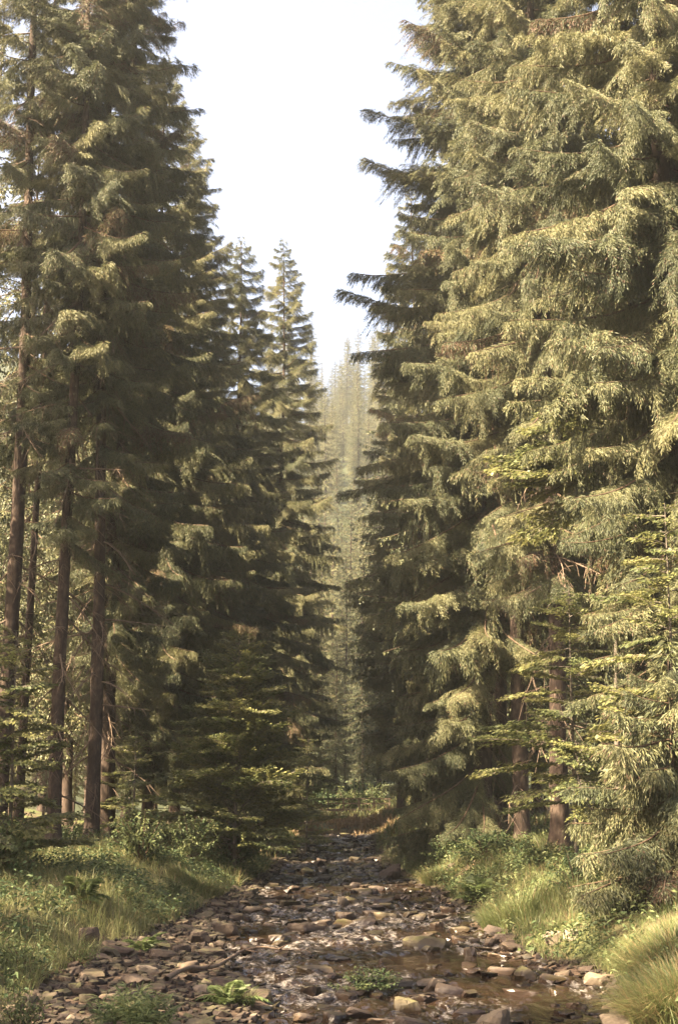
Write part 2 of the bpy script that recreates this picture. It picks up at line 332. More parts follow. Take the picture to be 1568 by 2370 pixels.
# ------------------------------------------------------------------ spruce boughs
def bough_arrays(L, seed, dense=1.0, sw=0.030, droop=0.85, dry=0.0, upturn=0.5, hang=1.0):
    r = np.random.default_rng(seed); P = Parts()
    n = 14; s = np.linspace(0, 1, n)
    sag = r.uniform(0.10, 0.20) * L
    ax = np.stack([L * s * 0.97, 0.06 * L * np.sin(s * 2.2 + r.uniform(0, 6)) * s, -sag * 2.2 * s * (1 - upturn * s) + 0.02 * L * np.sin(5 * s + r.uniform(0, 6))], 1)
    P.add(tube(ax, 0.012 * L ** 0.8 * (1.05 - s) + 0.004, 5), 1)
    bp, bd, bl, bw = [], [], [], []
    step = 0.085 / dense
    k = max(8, int(L * 0.94 / step))
    ph = r.uniform(0, 6, 4)
    for i in range(k):
        u = 0.06 + 0.94 * (i + r.uniform(-0.5, 0.5)) / k
        u = min(max(u, 0.04), 0.995)
        f = u * (n - 1); a = int(min(f, n - 2)); fr = f - a
        p0 = ax[a] * (1 - fr) + ax[a + 1] * fr; tg = ax[a + 1] - ax[a]; tg = tg / np.linalg.norm(tg)
        for sd_ in (-1, 1):
            if r.random() < 0.14: continue
            wave = 0.8 + 0.35 * math.sin(u * L * 4.1 + ph[sd_]) + 0.2 * math.sin(u * L * 9.7 + ph[1 + sd_])
            prof = (0.25 + 0.75 * math.sin(math.pi * min(1, 0.18 + 0.72 * u))) * (1.0 - 0.6 * u ** 3)
            l_ = min(0.30 * L + 0.12, 1.15) * prof * max(wave, 0.25) * r.uniform(0.5, 1.2)
            d0 = np.array([tg[0] * r.uniform(0.35, 1.0), sd_ * r.uniform(0.3, 1.0), tg[2] * 0.6 + r.uniform(-0.3, 0.25)])
            d0 /= np.linalg.norm(d0)
            m = max(3, int(l_ / 0.062 * dense ** 0.5)); t = (np.arange(m) + r.uniform(0, 1, m)) / m
            dz = droop * hang * r.uniform(0.35, 1.35)
            q = p0 + np.outer(t * (1 - 0.3 * t), d0) * l_ + np.outer(t ** 1.7, [0, 0, -1]) * l_ * dz * 0.8
            dq = np.outer(1 - 0.6 * t, d0) + np.outer(1.35 * t ** 0.7, [0, 0, -1]) * dz
            dq = norm(dq)
            side = norm(np.cross(dq, np.array([0.3, 0.2, 1.0])))
            # side shoots of the branchlet, each a short row of needle sprigs
            for sgn in (-1, 0, 1):
                ang = sgn * r.uniform(0.45, 1.0, m)
                dd = norm(dq + side * np.tan(ang * 0.8)[:, None] + r.normal(0, 0.22, (m, 3)) + np.array([0, 0, -0.22 * abs(sgn)]))
                ls = (0.06 + 0.16 * (1 - t) * (0.4 + l_)) * r.uniform(0.5, 1.4, m) if sgn else np.full(m, 0.03)
                for uu in ((0.05, 0.35, 0.65, 1.0) if sgn and dense > 1 else (0.4,)):
                    bp.append(q + dd * (ls * uu)[:, None] - np.outer(ls * uu * uu * 0.35, [0, 0, 1])); bd.append(norm(dd + np.array([0, 0, -0.35 * uu * abs(sgn)])) + r.normal(0, 0.13, (m, 3)))
                    bl.append((0.058 + 0.03 * (1 - t)) * r.uniform(0.6, 1.35, m) * (1.4 if dense < 1 else 1.0)); bw.append(np.full(m, sw) * r.uniform(0.7, 1.3, m))
    bp = np.concatenate(bp); bd = np.concatenate(bd); bl = np.concatenate(bl); bw = np.concatenate(bw)
    v, q = sprigs(bp, bd, bl, bw, r.uniform(0, np.pi, len(bp)), 0.12)
    P.v.append(v); P.q.append(q + P.n); P.n += len(v)
    P.m.append(np.where(r.random(len(q)) < dry, 2, 0))
    return P.arrays()
MATS_T = [M_NEEDLE, M_TWIG, M_NEEDLE_DRY]
LENS = (1.0, 1.7, 2.5, 3.4, 4.5)
BOUGH, COARSE = {}, {}
for i, L in enumerate(LENS):
    BOUGH[L] = []
    for k in range(4):
        a = bough_arrays(L, 100 + 10 * i + k, 2.1, 0.0125, hang=(0.7, 1.0, 1.25, 1.0)[k], dry=(0.02, 0.04, 0.60, 0.07)[k])
        BOUGH[L].append(mesh_quads('spruce_bough', *a[:2], MATS_T, a[2]))
    COARSE[L] = [bough_arrays(L, 300 + 10 * i + k, 0.55, 0.055) for k in range(3)]
def dead_branch_arrays(seed):
    r = np.random.default_rng(seed); P = Parts()
    n = 7; s = np.linspace(0, 1, n)
    ax = np.stack([s * 1.0, 0.10 * np.sin(3 * s + r.uniform(0, 6)) * s, -r.uniform(0.1, 0.55) * s ** 1.5], 1)
    P.add(tube(ax, 0.012 * (1.05 - s) + 0.003, 4))
    for u in r.uniform(0.2, 0.95, 12):
        a = int(u * (n - 1)); p = ax[a]; d = np.array([r.uniform(0.2, 0.8), r.uniform(-0.7, 0.7), r.uniform(-0.9, 0.1)]) * r.uniform(0.15, 0.5)
        P.add(tube(np.stack([p, p + d * 0.5 + [0, 0, 0.02], p + d]), np.array([0.005, 0.004, 0.002]), 3))
    return P.arrays()
DEAD = [dead_branch_arrays(900 + k) for k in range(5)]

def place(a, loc, rz, tilt, sc, roll=0.0):
    v, q, m = a
    E = np.array(Euler((roll, tilt, rz)).to_matrix())
    return (v * sc) @ E.T + np.asarray(loc), q, m
def trunk_line(H, lean, seed):
    r = np.random.default_rng(seed); z = np.linspace(-0.5, H, 26)
    ph = r.uniform(0, 6, 2)
    return lambda zz: np.array([lean[0] * zz + 0.10 * math.sin(zz * 0.22 + ph[0]), lean[1] * zz + 0.10 * math.sin(zz * 0.19 + ph[1]), zz])
def trunk_arrays(H, dia, f, r, n=14):
    z = np.concatenate([[-0.6, -0.1, 0.15, 0.4, 0.8], np.linspace(1.5, H - 0.3, 30)])
    pts = np.array([f(c) for c in z])
    rad = dia / 2 * (1 - z / H * 0.97).clip(0.02, 1) ** 0.85
    rad = rad * (1 + 0.55 * np.exp(-np.maximum(z, 0) / 0.28))
    v, q = tube(pts, rad, n)
    c = np.repeat(pts, n, 0); v = c + (v - c) * (1 + 0.10 * r.normal(0, 1, (len(v), 1)) * 0.5)
    return v, q
def profile(t, R_, shape):
    return R_ * (1 - t) ** shape * (0.58 + 0.42 * sstep(np.array(t / 0.3)))
def whorl_spec(H, hb, R_, nb, shape, r, sparse_below=None):
    out = []
    for k in range(nb):
        t = ((k + r.uniform(0, 1)) / nb) ** 1.08
        z = hb + (H - 0.4 - hb) * t
        if sparse_below and z < sparse_below and r.random() < 0.55: continue
        reach = float(profile(t, R_, shape)) * r.uniform(0.72, 1.18) + 0.25
        az = k * 2.399963 + r.uniform(-0.5, 0.5)
        tilt = R(-30 * max(0, t - 0.35) / 0.65 + 14 * (1 - t) ** 2 + r.uniform(-9, 9))
        out.append((z, reach, az, tilt))
    return out
n_tree = 0
R1_LEAN = 0.028
def spruce(label, x, y, H, dia, hb, R_, nb=170, shape=0.72, lean=(0, 0), dead=26, sparse_below=None, skip=None, name='spruce_tree', extra=(), group=None):
    """trunk, crown and every bough of it"""
    global n_tree
    n_tree += 1; r = np.random.default_rng(5000 + n_tree)
    root = thing(name, label, 'tree', (x, y, tz(x, y)), 0, group)
    f = trunk_line(H, lean, 40 + n_tree)
    v, q = trunk_arrays(H, dia, f, r)
    link('trunk', mesh_quads('trunk', v, q, [M_BARK], smooth=True), root)
    # crown: leader shoot and the short inner shoots round the stem; the boughs are its pieces
    nI = 900
    z = hb + (H - hb) * r.uniform(0, 1, nI) ** 0.8
    z[:140] = H - r.uniform(0, 1.6, 140)
    c = np.array([f(a) for a in z]); az = r.uniform(0, 6.28, nI)
    out = np.stack([np.cos(az), np.sin(az), r.uniform(-0.5, 0.4, nI)], 1)
    rad = np.minimum(r.uniform(0.05, 0.55, nI), 0.04 + 0.33 * (H - z))
    v, q = sprigs(c + out * rad[:, None], out + [0, 0, -0.3], r.uniform(0.1, 0.22, nI), r.uniform(0.025, 0.045, nI), r.uniform(0, 3.1, nI), 0.2)
    crown = link('crown', mesh_quads('crown', v, q, [M_NEEDLE]), root)
    for (z, reach, az, tilt) in whorl_spec(H, hb, R_, nb, shape, r, sparse_below) + list(extra):
        if skip and skip(z, az): continue
        L = min(LENS, key=lambda a: abs(a - reach)); sc = reach / L
        link('bough', BOUGH[L][r.choice(4, p=(.34, .34, .04, .28))], crown, f(z), (r.uniform(-0.45, 0.45), tilt, az), (sc, sc * r.uniform(0.85, 1.2), sc * r.uniform(0.9, 1.15)))
    if dead:
        P = Parts()
        for k in range(dead):
            zz = r.uniform(1.2, hb + 0.45 * (H - hb)); a = place(DEAD[r.integers(5)], f(zz), r.uniform(0, 6.28), r.uniform(-0.1, 0.7), r.uniform(0.6, 2.2))
            P.add((a[0], a[1]))
        d = link('dead_wood', P.mesh('dead_wood', [M_DEADWOOD]), root); d['kind'] = 'stuff'
    return root

LEFT_D = (
    # label, base px, depth, H, dia, hb, R, boughs, shape, dead, sparse_below
    ('tall spruce with bare reddish trunk at the left picture edge', 2, 38, 34, .46, 11, 2.8, 130, .6, 70, 20),
    ('thin spruce trunk second from the left edge with sparse boughs', 52, 43, 30, .27, 12, 2.0, 90, .6, 60, 18),
    ('dark spruce behind the left beech sapling, just left of the rim lit trunk', 132, 37, 33, .36, 8, 2.7, 160, .6, 60, 15),
    ('slim spruce with sunlit left trunk edge rising from the grassy left bank', 205, 38, 33, .38, 9.5, 2.6, 160, .6, 70, 16),
    ('massive dark spruce directly right of the rim lit trunk, top hidden', 250, 41, 36, .50, 5.0, 3.0, 270, .66, 60, None),
    ('bushy shaded spruce over the dark shrubs of the left bank', 345, 50, 29, .42, 2.5, 4.0, 270, .68, 40, None),
)
for (lb, px, d, H, dia, hb, R_, nb, sh, dead, sb) in LEFT_D:
    spruce(lb, wx(px, d), d, H, dia, hb, R_, nb, sh, dead=dead, sparse_below=sb)
def by_apex(px, py, d):
    p = at_depth(px, py, d); return p[0], d, p[2] - tz(p[0], d)
for (lb, px, py, d, dia, hb, R_, nb, sh) in (
    ('spruce whose pointed top stands clear beside the hazy left crowns', 445, 265, 58, .45, 2.5, 4.6, 270, .66),
    ('mid distance spruce with stepped boughs left of the lone slender top', 555, 545, 66, .42, 2.5, 4.5, 270, .64),
    ('slender pale topped spruce standing nearest the gap on the left side', 655, 552, 76, .42, 2.0, 4.5, 270, .66),
):
    x, y, H = by_apex(px, py, d)
    spruce(lb, x, y, H, dia, hb, R_, nb, sh, dead=20)
RIGHT_D = (
    ('broad sunlit spruce whose long boughs overhang the stream on the right', 1120, 42, 36, .56, 1.4, 5.0, 290, .58, 40, None),
    ('spruce with reddish trunk just behind the broad sunlit one', 1162, 47, 35, .48, 8, 3.8, 200, .6, 40, None),
    ('dark trunked spruce in the middle of the right bank stand', 1212, 41, 36, .46, 8, 3.5, 220, .6, 40, 14),
    ('thick dark spruce trunk behind the low brambles of the right bank', 1290, 36, 34, .46, 6.5, 3.2, 240, .6, 46, 14),
    ('large pale sunlit spruce at the right edge, nearest of the tall ones', 1610, 27, 33, .55, 4.0, 3.6, 290, .5, 30, None),
    ('spruce with short dark trunk showing among yellow beech leaves', 1405, 46, 33, .36, 8, 3.4, 190, .6, 30, None),
    ('spruce behind the overhanging one, close to the far stream bend', 970, 62, 29, .42, 3.0, 3.6, 230, .68, 20, None),
)
for (lb, px, d, H, dia, hb, R_, nb, sh, dead, sb) in RIGHT_D:
    x = wx(px, d); ex = []
    if px == 1120:                    # the long upswept boughs that stand out over the stream
        for (tx, ty) in ((775, 655), (832, 352), (848, 226), (910, 140), (945, 42), (815, 560), (790, 830), (800, 1080)):
            tip = at_depth(tx, ty, d); rc = (x + R1_LEAN * tip[2] - tip[0]) * 1.03
            up_ = random.uniform(.25, .5) if ty < 700 else random.uniform(-.25, 0)
            ex.append((tip[2] - tz(x, d) - rc * (up_ - 0.12), rc, R(180 + random.uniform(-14, 14)), -math.atan(up_)))
    spruce(lb, x, d, H, dia, hb, R_, nb, sh, dead=dead, sparse_below=sb, extra=ex, skip=(lambda z, az: z < 6.5 and math.cos(az) > -0.15 and math.sin(az) < 0.6) if px == 1120 else None, lean=(R1_LEAN, 0) if px == 1120 else (0, 0))
spruce('young sunlit spruce with boughs sweeping to the grass at lower right', wx(1575, 22.5), 22.5, 4.0, .12, 0.3, 2.0, 62, .7, dead=0)

# ------------------------------------------------------------------ spruces farther back: shared trunk and crown meshes
def far_meshes(seed, H, R_, hb, nb, dia):
    r = np.random.default_rng(seed); f = trunk_line(H, (0, 0), seed)
    t = mesh_quads('trunk', *trunk_arrays(H, dia, f, r, 8), [M_BARK], smooth=True)
    P = Parts()
    for (z, reach, az, tilt) in whorl_spec(H, hb, R_, nb, 0.68, r):
        L = min(LENS, key=lambda a: abs(a - reach)); sc = reach / L
        v, q, m = place(COARSE[L][r.integers(3)], f(z), az, tilt, sc, r.uniform(-.25, .25))
        P.v.append(v); P.q.append(q + P.n); P.m.append(m); P.n += len(v)
    return t, P.mesh('crown', MATS_T)
FAR = [far_meshes(70 + k, 28, 3.8, (3, 4, 2, 5)[k], 170, .4) for k in range(4)]
def far_spruce(label, x, y, sc, group, k, rz):
    root = thing('spruce_tree', label, 'tree', (x, y, tz(x, y) - 0.1), rz, group, sc)
    link('trunk', FAR[k][0], root); link('crown', FAR[k][1], root)
    return root
for k, (px, d, H) in enumerate(((150, 54, 31), (30, 58, 31), (-90, 47, 30), (285, 62, 32), (350, 74, 30), (460, 82, 31), (560, 92, 29), (200, 74, 33), (90, 80, 33), (-150, 62, 30), (640, 100, 27))):
    far_spruce(('spruce seen between the third and fourth left trunks',
        'spruce behind the two leftmost trunks',
        'spruce at the left picture edge behind the bare reddish trunk',
        'tall spruce directly behind the massive dark left spruce',
        'far spruce behind the bushy shaded left spruce',
        'spruce behind the pointed top on the left side',
        'spruce behind the stepped bough spruce on the left',
        'distant spruce between the rim lit trunk and the massive spruce',
        'distant spruce behind the thin second left trunk',
        'distant spruce beyond the left picture edge stand',
        'spruce behind the slender pale topped one at the gap')[k], wx(px, d), d, H / 28, 'spruces behind the left bank', k % 4, k * 1.7)
for k, (px, d, H) in enumerate(((1080, 56, 33), (1300, 52, 33), (1400, 60, 34), (1500, 44, 33), (1620, 52, 34), (1240, 66, 34), (930, 80, 30), (1010, 90, 32), (1130, 80, 33), (1720, 38, 33), (1550, 66, 33))):
    far_spruce(('spruce directly behind the overhanging right spruce',
        'spruce behind the thick dark right trunk',
        'spruce behind the short dark trunk among beech leaves',
        'spruce between the short dark trunk and the right edge',
        'spruce at the right edge behind the large pale one',
        'distant spruce between the two dark right trunks',
        'spruce behind the stream bend spruce on the right',
        'farther spruce right of the stream bend spruce',
        'distant spruce behind the reddish right trunk',
        'spruce beyond the right edge beside the young spruce',
        'distant spruce high behind the right edge trees')[k], wx(px, d), d, H / 28, 'spruces behind the right bank', k % 4, 1 + k * 2.1)
for k, (px, d, H) in enumerate(((778, 97, 12), (838, 99, 14), (735, 100, 13), (745, 104, 19), (800, 112, 20), (770, 128, 22), (840, 122, 24), (700, 118, 24), (880, 105, 26), (812, 140, 22), (735, 145, 24))):
    far_spruce(('low dark spruce right behind the middle of the footbridge', 'low dark spruce behind the right end of the footbridge', 'low dark spruce behind the left end of the footbridge',
        'small dark spruce left of the footbridge',
        'dark spruce right behind the footbridge',
        'dark spruce in the middle of the gap behind the footbridge',
        'taller dark spruce right of the gap beyond the bend',
        'dark spruce on the left edge of the gap beyond the bend',
        'tall dark spruce hidden beside the right bank beyond the bend',
        'farther dark spruce right of centre in the gap',
        'farther dark spruce left of centre in the gap')[k], wx(px, d, 1800), d, H / 28, 'spruces beyond the stream bend', k % 4, k * 1.3)
for k, (lb, px, d, H) in enumerate((('young dark spruce behind the two leftmost trunks', 30, 56, 9), ('young dark spruce behind the rim lit trunk', 170, 58, 8), ('young dark spruce right of the rim lit trunk', 240, 60, 9),
        ('young dark spruce in the shade behind the massive left spruce', 310, 66, 10), ('young dark spruce far behind the left beech', 100, 66, 10), ('young dark spruce at the far left edge of the wood', -30, 64, 10),
        ('young dark spruce deep behind the bushy left spruce', 400, 90, 12), ('young dark spruce deep behind the rim lit trunk', 200, 92, 13), ('young dark spruce deep behind the second left trunk', 80, 94, 13),
        ('young dark spruce deep between the left trunks', 300, 98, 13), ('young dark spruce under the reddish right trunk', 1190, 58, 8), ('young dark spruce behind the thick dark right trunk', 1330, 56, 8), ('young dark spruce behind the right brambles', 1260, 70, 10))):
    far_spruce(lb, wx(px, d), d, H / 28, 'young spruces in the shade of the wood', k % 4, k * 2.3)
for k, (x, y, H) in enumerate(((-14, 26, 30), (-14.5, 32.8, 31), (-15, 39.5, 33), (-15.5, 22, 29), (-20, 30, 30), (-21, 36, 32), (-13, 8.6, 22), (-13.5, 15.6, 22), (-13.5, 3.5, 21), (-13.2, 12.2, 21), (-17, 18, 24), (-17, 6, 24), (-8.5, 97, 28), (-13, 104, 30), (-10, 90, 29), (-16, 96, 30), (-7, 108, 30), (-9.5, 117, 32), (-13, 126, 33))):  # spruces out of view, added to shade the left stand, stream and gap
    far_spruce(('unseen shade spruce level with the left beech',
        'unseen shade spruce level with the left grass tip',
        'unseen shade spruce level with the rim lit trunk',
        'unseen shade spruce before the left beech',
        'unseen inner shade spruce behind the left beech',
        'unseen inner shade spruce far behind the left trunks',
        'unseen shade spruce left of the camera position',
        'unseen shade spruce level with the bottom left plant',
        'unseen shade spruce nearest the camera on the left', 'unseen shade spruce between the two level with the bottom left plants', 'unseen second row shade spruce near the left beech', 'unseen second row shade spruce left of the camera', 'tall unseen shade spruce left of the clearing behind the footbridge', 'taller unseen shade spruce deep left of the clearing behind the footbridge', 'tall unseen shade spruce on the left bank just beyond the stream bend', 'tallest unseen shade spruce deep left beyond the stream bend', 'unseen shade spruce at the far left side of the clearing', 'unseen shade spruce past the far left side of the clearing', 'unseen shade spruce at the foot of the hill left of the gap')[k], x, y, H / 28, 'unseen spruces added for shade', k % 4, k * 1.9)
k = 0
for y in np.arange(156, 330, 8.0):
    for x in np.arange(-28, 29, 5.5):
        xx = x + random.uniform(-3, 3); yy = y + random.uniform(-4, 4)
        if abs(xx) > 6 + 0.035 * yy: continue
        far_spruce('hazy distant spruce on the wooded hillside in the gap', xx, yy, random.uniform(.35, .8) if yy < 285 else random.uniform(.5, .95), 'spruces on the far hillside', k % 4, random.uniform(0, 6)); k += 1

# ------------------------------------------------------------------ beech saplings with flat leaf sprays
def spray_mesh(seed, L):
    r = np.random.default_rng(seed); P = Parts(); n = 10; s = np.linspace(0, 1, n)
    ax = np.stack([L * s, 0.05 * L * np.sin(3 * s + seed), 0.10 * L * s - 0.16 * L * s ** 2], 1)
    P.add(tube(ax, 0.010 * (1.05 - s) + 0.002, 4), 1)
    lp, ld = [], []
    for i in range(int(L / 0.10)):
        u = 0.12 + 0.88 * i / int(L / 0.10); a = min(int(u * (n - 1)), n - 2); fr = u * (n - 1) - a
        p = ax[a] * (1 - fr) + ax[a + 1] * fr
        for sd_ in (-1, 1):
            l_ = 0.42 * L * math.sin(math.pi * (0.15 + 0.8 * u)) * r.uniform(0.5, 1.1)
            d = np.array([0.75, sd_ * r.uniform(0.5, 0.9), r.uniform(-0.08, 0.10)])
            e = p + d * l_
            P.add(tube(np.stack([p, (p + e) / 2 + [0, 0, 0.01], e]), np.array([0.004, 0.003, 0.0015]), 3), 1)
            m = max(2, int(l_ / 0.04))
            for t in np.linspace(0.15, 1, m):
                for s2 in (-1, 1):
                    lp.append(p + d * l_ * t); ld.append(np.array([0.7, s2 * 0.6 + sd_ * 0.5, r.uniform(-0.35, 0.15)]))
    lp = np.array(lp); ld = np.array(ld); k = len(lp)
    lp = lp + r.normal(0, 0.015, (k, 3))
    P.add(sprigs(lp, ld, r.uniform(0.06, 0.10, k), r.uniform(0.035, 0.058, k), r.normal(0, 0.45, k), 0.2), 0)
    return P.mesh('leaf_spray', [M_BEECH, M_BEECH_BARK])
SPRAYS = {L: [spray_mesh(40 + int(L * 10) + k, L) for k in range(3)] for L in (0.7, 1.2, 1.8)}
n_b = 0
def beech(label, x, y, H, hb, R_, nb, dia=0.06, side=None, up=0.0, name='beech_sapling'):
    global n_b
    n_b += 1; r = np.random.default_rng(800 + n_b)
    root = thing(name, label, 'sapling', (x, y, tz(x, y)))
    ln = (r.uniform(-0.03, 0.03), r.uniform(-0.03, 0.03)); f = trunk_line(H, ln, 200 + n_b)
    z = np.linspace(-0.3, H, 14); pts = np.array([f(a) for a in z])
    link('trunk', mesh_quads('trunk', *tube(pts, dia / 2 * (1.03 - z.clip(0) / H) + 0.004, 8), [M_BEECH_BARK], smooth=True), root)
    nI = 120; zz = H - r.uniform(0, 0.25 * H, nI); az = r.uniform(0, 6.28, nI)
    o_ = np.stack([np.cos(az), np.sin(az), r.uniform(-0.2, 0.3, nI)], 1)
    crown = link('crown', mesh_quads('crown', *sprigs(np.array([f(a) for a in zz]) + o_ * r.uniform(0.02, 0.3, (nI, 1)), o_, r.uniform(.06, .1, nI), r.uniform(.035, .055, nI), r.uniform(-.5, .5, nI), .2), [M_BEECH]), root)
    for k in range(nb):
        t = (k + r.uniform(0, 1)) / nb; zz = hb + (H - hb) * t
        reach = R_ * (1 - t) ** 0.55 * r.uniform(0.6, 1.15) + 0.25
        az = k * 2.4 + r.uniform(-.5, .5) if side is None else side + r.normal(0, 0.8)
        L = min(SPRAYS, key=lambda a: abs(a - reach)); sc = reach / L
        link('leaf_spray', SPRAYS[L][r.integers(3)], crown, f(zz), (r.uniform(-.15, .15), R(r.uniform(-24, 8) + 12 * (1 - t) - up), az), sc * r.uniform(.85, 1.1))
    return root
for (lb, px, d, H, hb, R_, nb, side) in (
    ('dense beech sapling with layered leaves at the left picture edge', 30, 27, 4.4, 0.3, 1.25, 60, None),
    ('large shaded beech sapling with upswept sprays over the left bank', 535, 38.7, 6.2, 0.5, 2.3, 120, None),
    ('low beech sapling with one yellow lit spray beside the far stream', 715, 56, 4.6, 0.4, 1.6, 40, None),
    ('slender beech sapling with flat layered sprays before the dark right trunks', 1330, 32, 6.2, 1.2, 2.4, 50, None),
    ('bright yellow green beech sapling at the right picture edge', 1585, 24, 6.4, 2.2, 1.7, 46, None),
    ('tall thin beech reaching pale sprays out among the right spruce boughs', 1440, 29, 10.2, 7.6, 2.4, 24, R(180)),
    ('small dark beech sapling low behind the rim lit trunk', 300, 40, 3.2, 0.3, 1.3, 30, None),
):
    beech(lb, wx(px, d), d, H, hb, R_, nb, side=side, dia=0.05 + 0.008 * H, up=18 if px == 535 else 0)

# ------------------------------------------------------------------ shrubs, ferns, leafy plants
def shrub_meshes(seed, mat, nleaf, lw):
    r = np.random.default_rng(seed); P = Parts(); S = Parts()
    tips = []
    for k in range(26):
        az = r.uniform(0, 6.28); rr = r.uniform(0.2, 1.0) ** 0.7
        e = np.array([math.cos(az) * rr, math.sin(az) * rr, (1 - rr ** 2) ** 0.5 * r.uniform(0.55, 1.0) + 0.12])
        t = np.linspace(0, 1, 6)[:, None]
        c = e * np.concatenate([t, t, t ** 0.6], 1); tips.append(c)
        S.add(tube(c * [1, 1, 1], np.linspace(0.014, 0.005, 6), 4))
    lp = []; ld = []
    for k in range(nleaf):
        c = tips[r.integers(26)]; t = r.uniform(0.35, 1.0) * 4.999; a = int(t); p = c[a] * (1 - t + a) + c[a + 1] * (t - a)
        az = r.uniform(0, 6.28); o_ = np.array([math.cos(az), math.sin(az), r.uniform(-0.35, 0.35)])
        lp.append(p + o_ * r.uniform(0.01, 0.16)); ld.append(o_)
    lp, ld = np.array(lp), np.array(ld)
    return mesh_quads('foliage', *sprigs(lp, ld, r.uniform(.7, 1.3, nleaf) * lw * 1.5, r.uniform(.7, 1.2, nleaf) * lw, r.normal(0, .5, nleaf), .3), [mat]), S.mesh('stem', [M_TWIG])
SHRUB = [shrub_meshes(60 + k, M_SHRUB, 1500, 0.062) for k in range(3)]
PLANT = [shrub_meshes(80 + k, M_FERN, 900, 0.05) for k in range(2)]
def shrub(name, label, cat, x, y, sx, sz, meshes, group=None, z=None):
    root = thing(name, label, cat, (x, y, (tz(x, y) if z is None else z) - 0.05), random.uniform(0, 6), group, (sx, sx, sz))
    link('stem', meshes[1], root); link('foliage', meshes[0], root)
    return root
for k, (lb, px, py, w_, h_) in enumerate((
    ('low bramble thicket spreading along the right bank top under the trunks', 1120, 1985, 190, 75),
    ('bramble at the stream side end of the right bank thicket', 1030, 1995, 110, 65),
    ('bramble thicket below the thick dark right trunk', 1240, 2010, 150, 75),
    ('dark leafy bush at the foot of the young sunlit spruce', 1330, 2060, 130, 110),
    ('dark bush under the large left beech sapling', 540, 2010, 160, 120),
    ('dark round bush right of the rim lit trunk', 330, 2000, 170, 140),
    ('low dark bush reaching to the stones on the left bank', 640, 1985, 110, 80),
    ('deep green bush between the two dark bushes of the left bank', 440, 2005, 150, 120),
    ('small dark shrub at the tip of the sunny left grass', 395, 2085, 80, 60),
    ('bush of grey green leaves at the left edge above the grass', 20, 2020, 180, 150),
)):
    x, y = ground(px, py); s = y / FPX
    shrub('bramble_shrub', lb, 'shrub', x, y, w_ * s / 2, h_ * s, SHRUB[k % 3])
for k, (lb, px, py, w_, h_) in enumerate((
    ('pale leafy plant in the bottom left corner of the bank', 40, 2400, 150, 150),
    ('leafy green plant above the corner plant at the left edge', 60, 2270, 170, 90),
    ('broad leaved plant between the left grass and the dry stones', 180, 2240, 110, 80),
)):
    x, y = ground(px, py); s = y / FPX
    shrub('leafy_plant', lb, 'plant', x, y, w_ * s / 2, h_ * s, PLANT[k % 2])
shrub('stream_plant', 'round leafy green plant growing on stones in midstream', 'plant', *at_depth(852, 2262, 18.9)[:2], 0.49, 0.36, (SHRUB[1][0], SHRUB[1][1]), z=0.10)
for k, (lb, px, d, w_, h_) in enumerate((('rounded green bush right behind the footbridge rail', 800, 91, 3.2, 2.2), ('dark bush behind the right end of the footbridge', 870, 93, 3.0, 2.0), ('dark bush left of the footbridge', 735, 92, 3.4, 2.3),
        ('larger dark bush farther behind the footbridge', 835, 98, 4.0, 2.6), ('dark bush far left behind the footbridge', 690, 98, 3.6, 2.6), ('dark bush farther back between the two left footbridge bushes', 765, 99, 4.2, 2.8))):
    shrub('bramble_shrub', lb, 'shrub', wx(px, d), d, w_ / 2, h_, SHRUB[k % 3])
def frond_mesh(seed):
    r = np.random.default_rng(seed); P = Parts(); n = 9; s = np.linspace(0, 1, n)
    ax = np.stack([0.75 * s, 0 * s, 0.62 * s - 0.55 * s ** 2.2], 1)
    P.add(tube(ax, 0.006 * (1.1 - s), 3))
    u = np.linspace(0.12, 0.99, 26); p = np.stack([np.interp(u, s, ax[:, i]) for i in range(3)], 1)
    for sd_ in (-1, 1):
        d = np.tile([0.45, sd_ * 1.0, -0.15], (26, 1)) + r.normal(0, .08, (26, 3))
        P.add(sprigs(p, d, 0.24 * np.sin(np.pi * (0.2 + 0.8 * u)) + 0.02, np.full(26, 0.045), r.normal(0, .3, 26), .15))
    return P.mesh('frond', [M_FERN])
FROND = [frond_mesh(k) for k in range(3)]
for lb, px, py, sc in (('fern leaning over the stream edge on the right bank', 1105, 2090, 1.0), ('fern beside the grass at the top of the left slope', 190, 2085, .9), ('small fern rooted among the dry left stones', 330, 2205, .6), ('little fern at the bottom among the left bar stones', 530, 2330, .6)):
    x, y = ground(px, py)
    root = thing('fern', lb, 'fern', (x, y, tz(x, y)), 0, None, sc)
    for k in range(11):
        link('frond', FROND[k % 3], root, (0, 0, 0.02), (0, R(random.uniform(-35, 15)), k * 0.571 + random.uniform(-.2, .2)), random.uniform(.7, 1.15))

# ------------------------------------------------------------------ grass
def blades(x, y, z, ln, w, lean_az, lean, r):
    n = len(x); b = np.stack([x, y, z], 1); az = r.uniform(0, 6.28, n)
    side = np.stack([np.cos(az), np.sin(az), 0 * az], 1) * (w / 2)[:, None]
    h = np.stack([np.cos(lean_az), np.sin(lean_az), 0 * lean], 1)
    def pt(u): return b + h * (ln * lean * u ** 1.8)[:, None] + np.stack([0 * ln, 0 * ln, ln * (u - 0.55 * lean * u ** 2.4)], 1)
    m1, m2, t = pt(0.4), pt(0.75), pt(1.0)
    v = np.stack([b - side, b + side, m1 + side * .85, m1 - side * .85, m2 + side * .55, m2 - side * .55, t], 1).reshape(-1, 3)
    i = np.arange(n)[:, None] * 7
    q = np.concatenate([i + [[0, 1, 2, 3]], i + [[3, 2, 4, 5]], i + [[5, 4, 6, 6]]], 0)
    return v, q
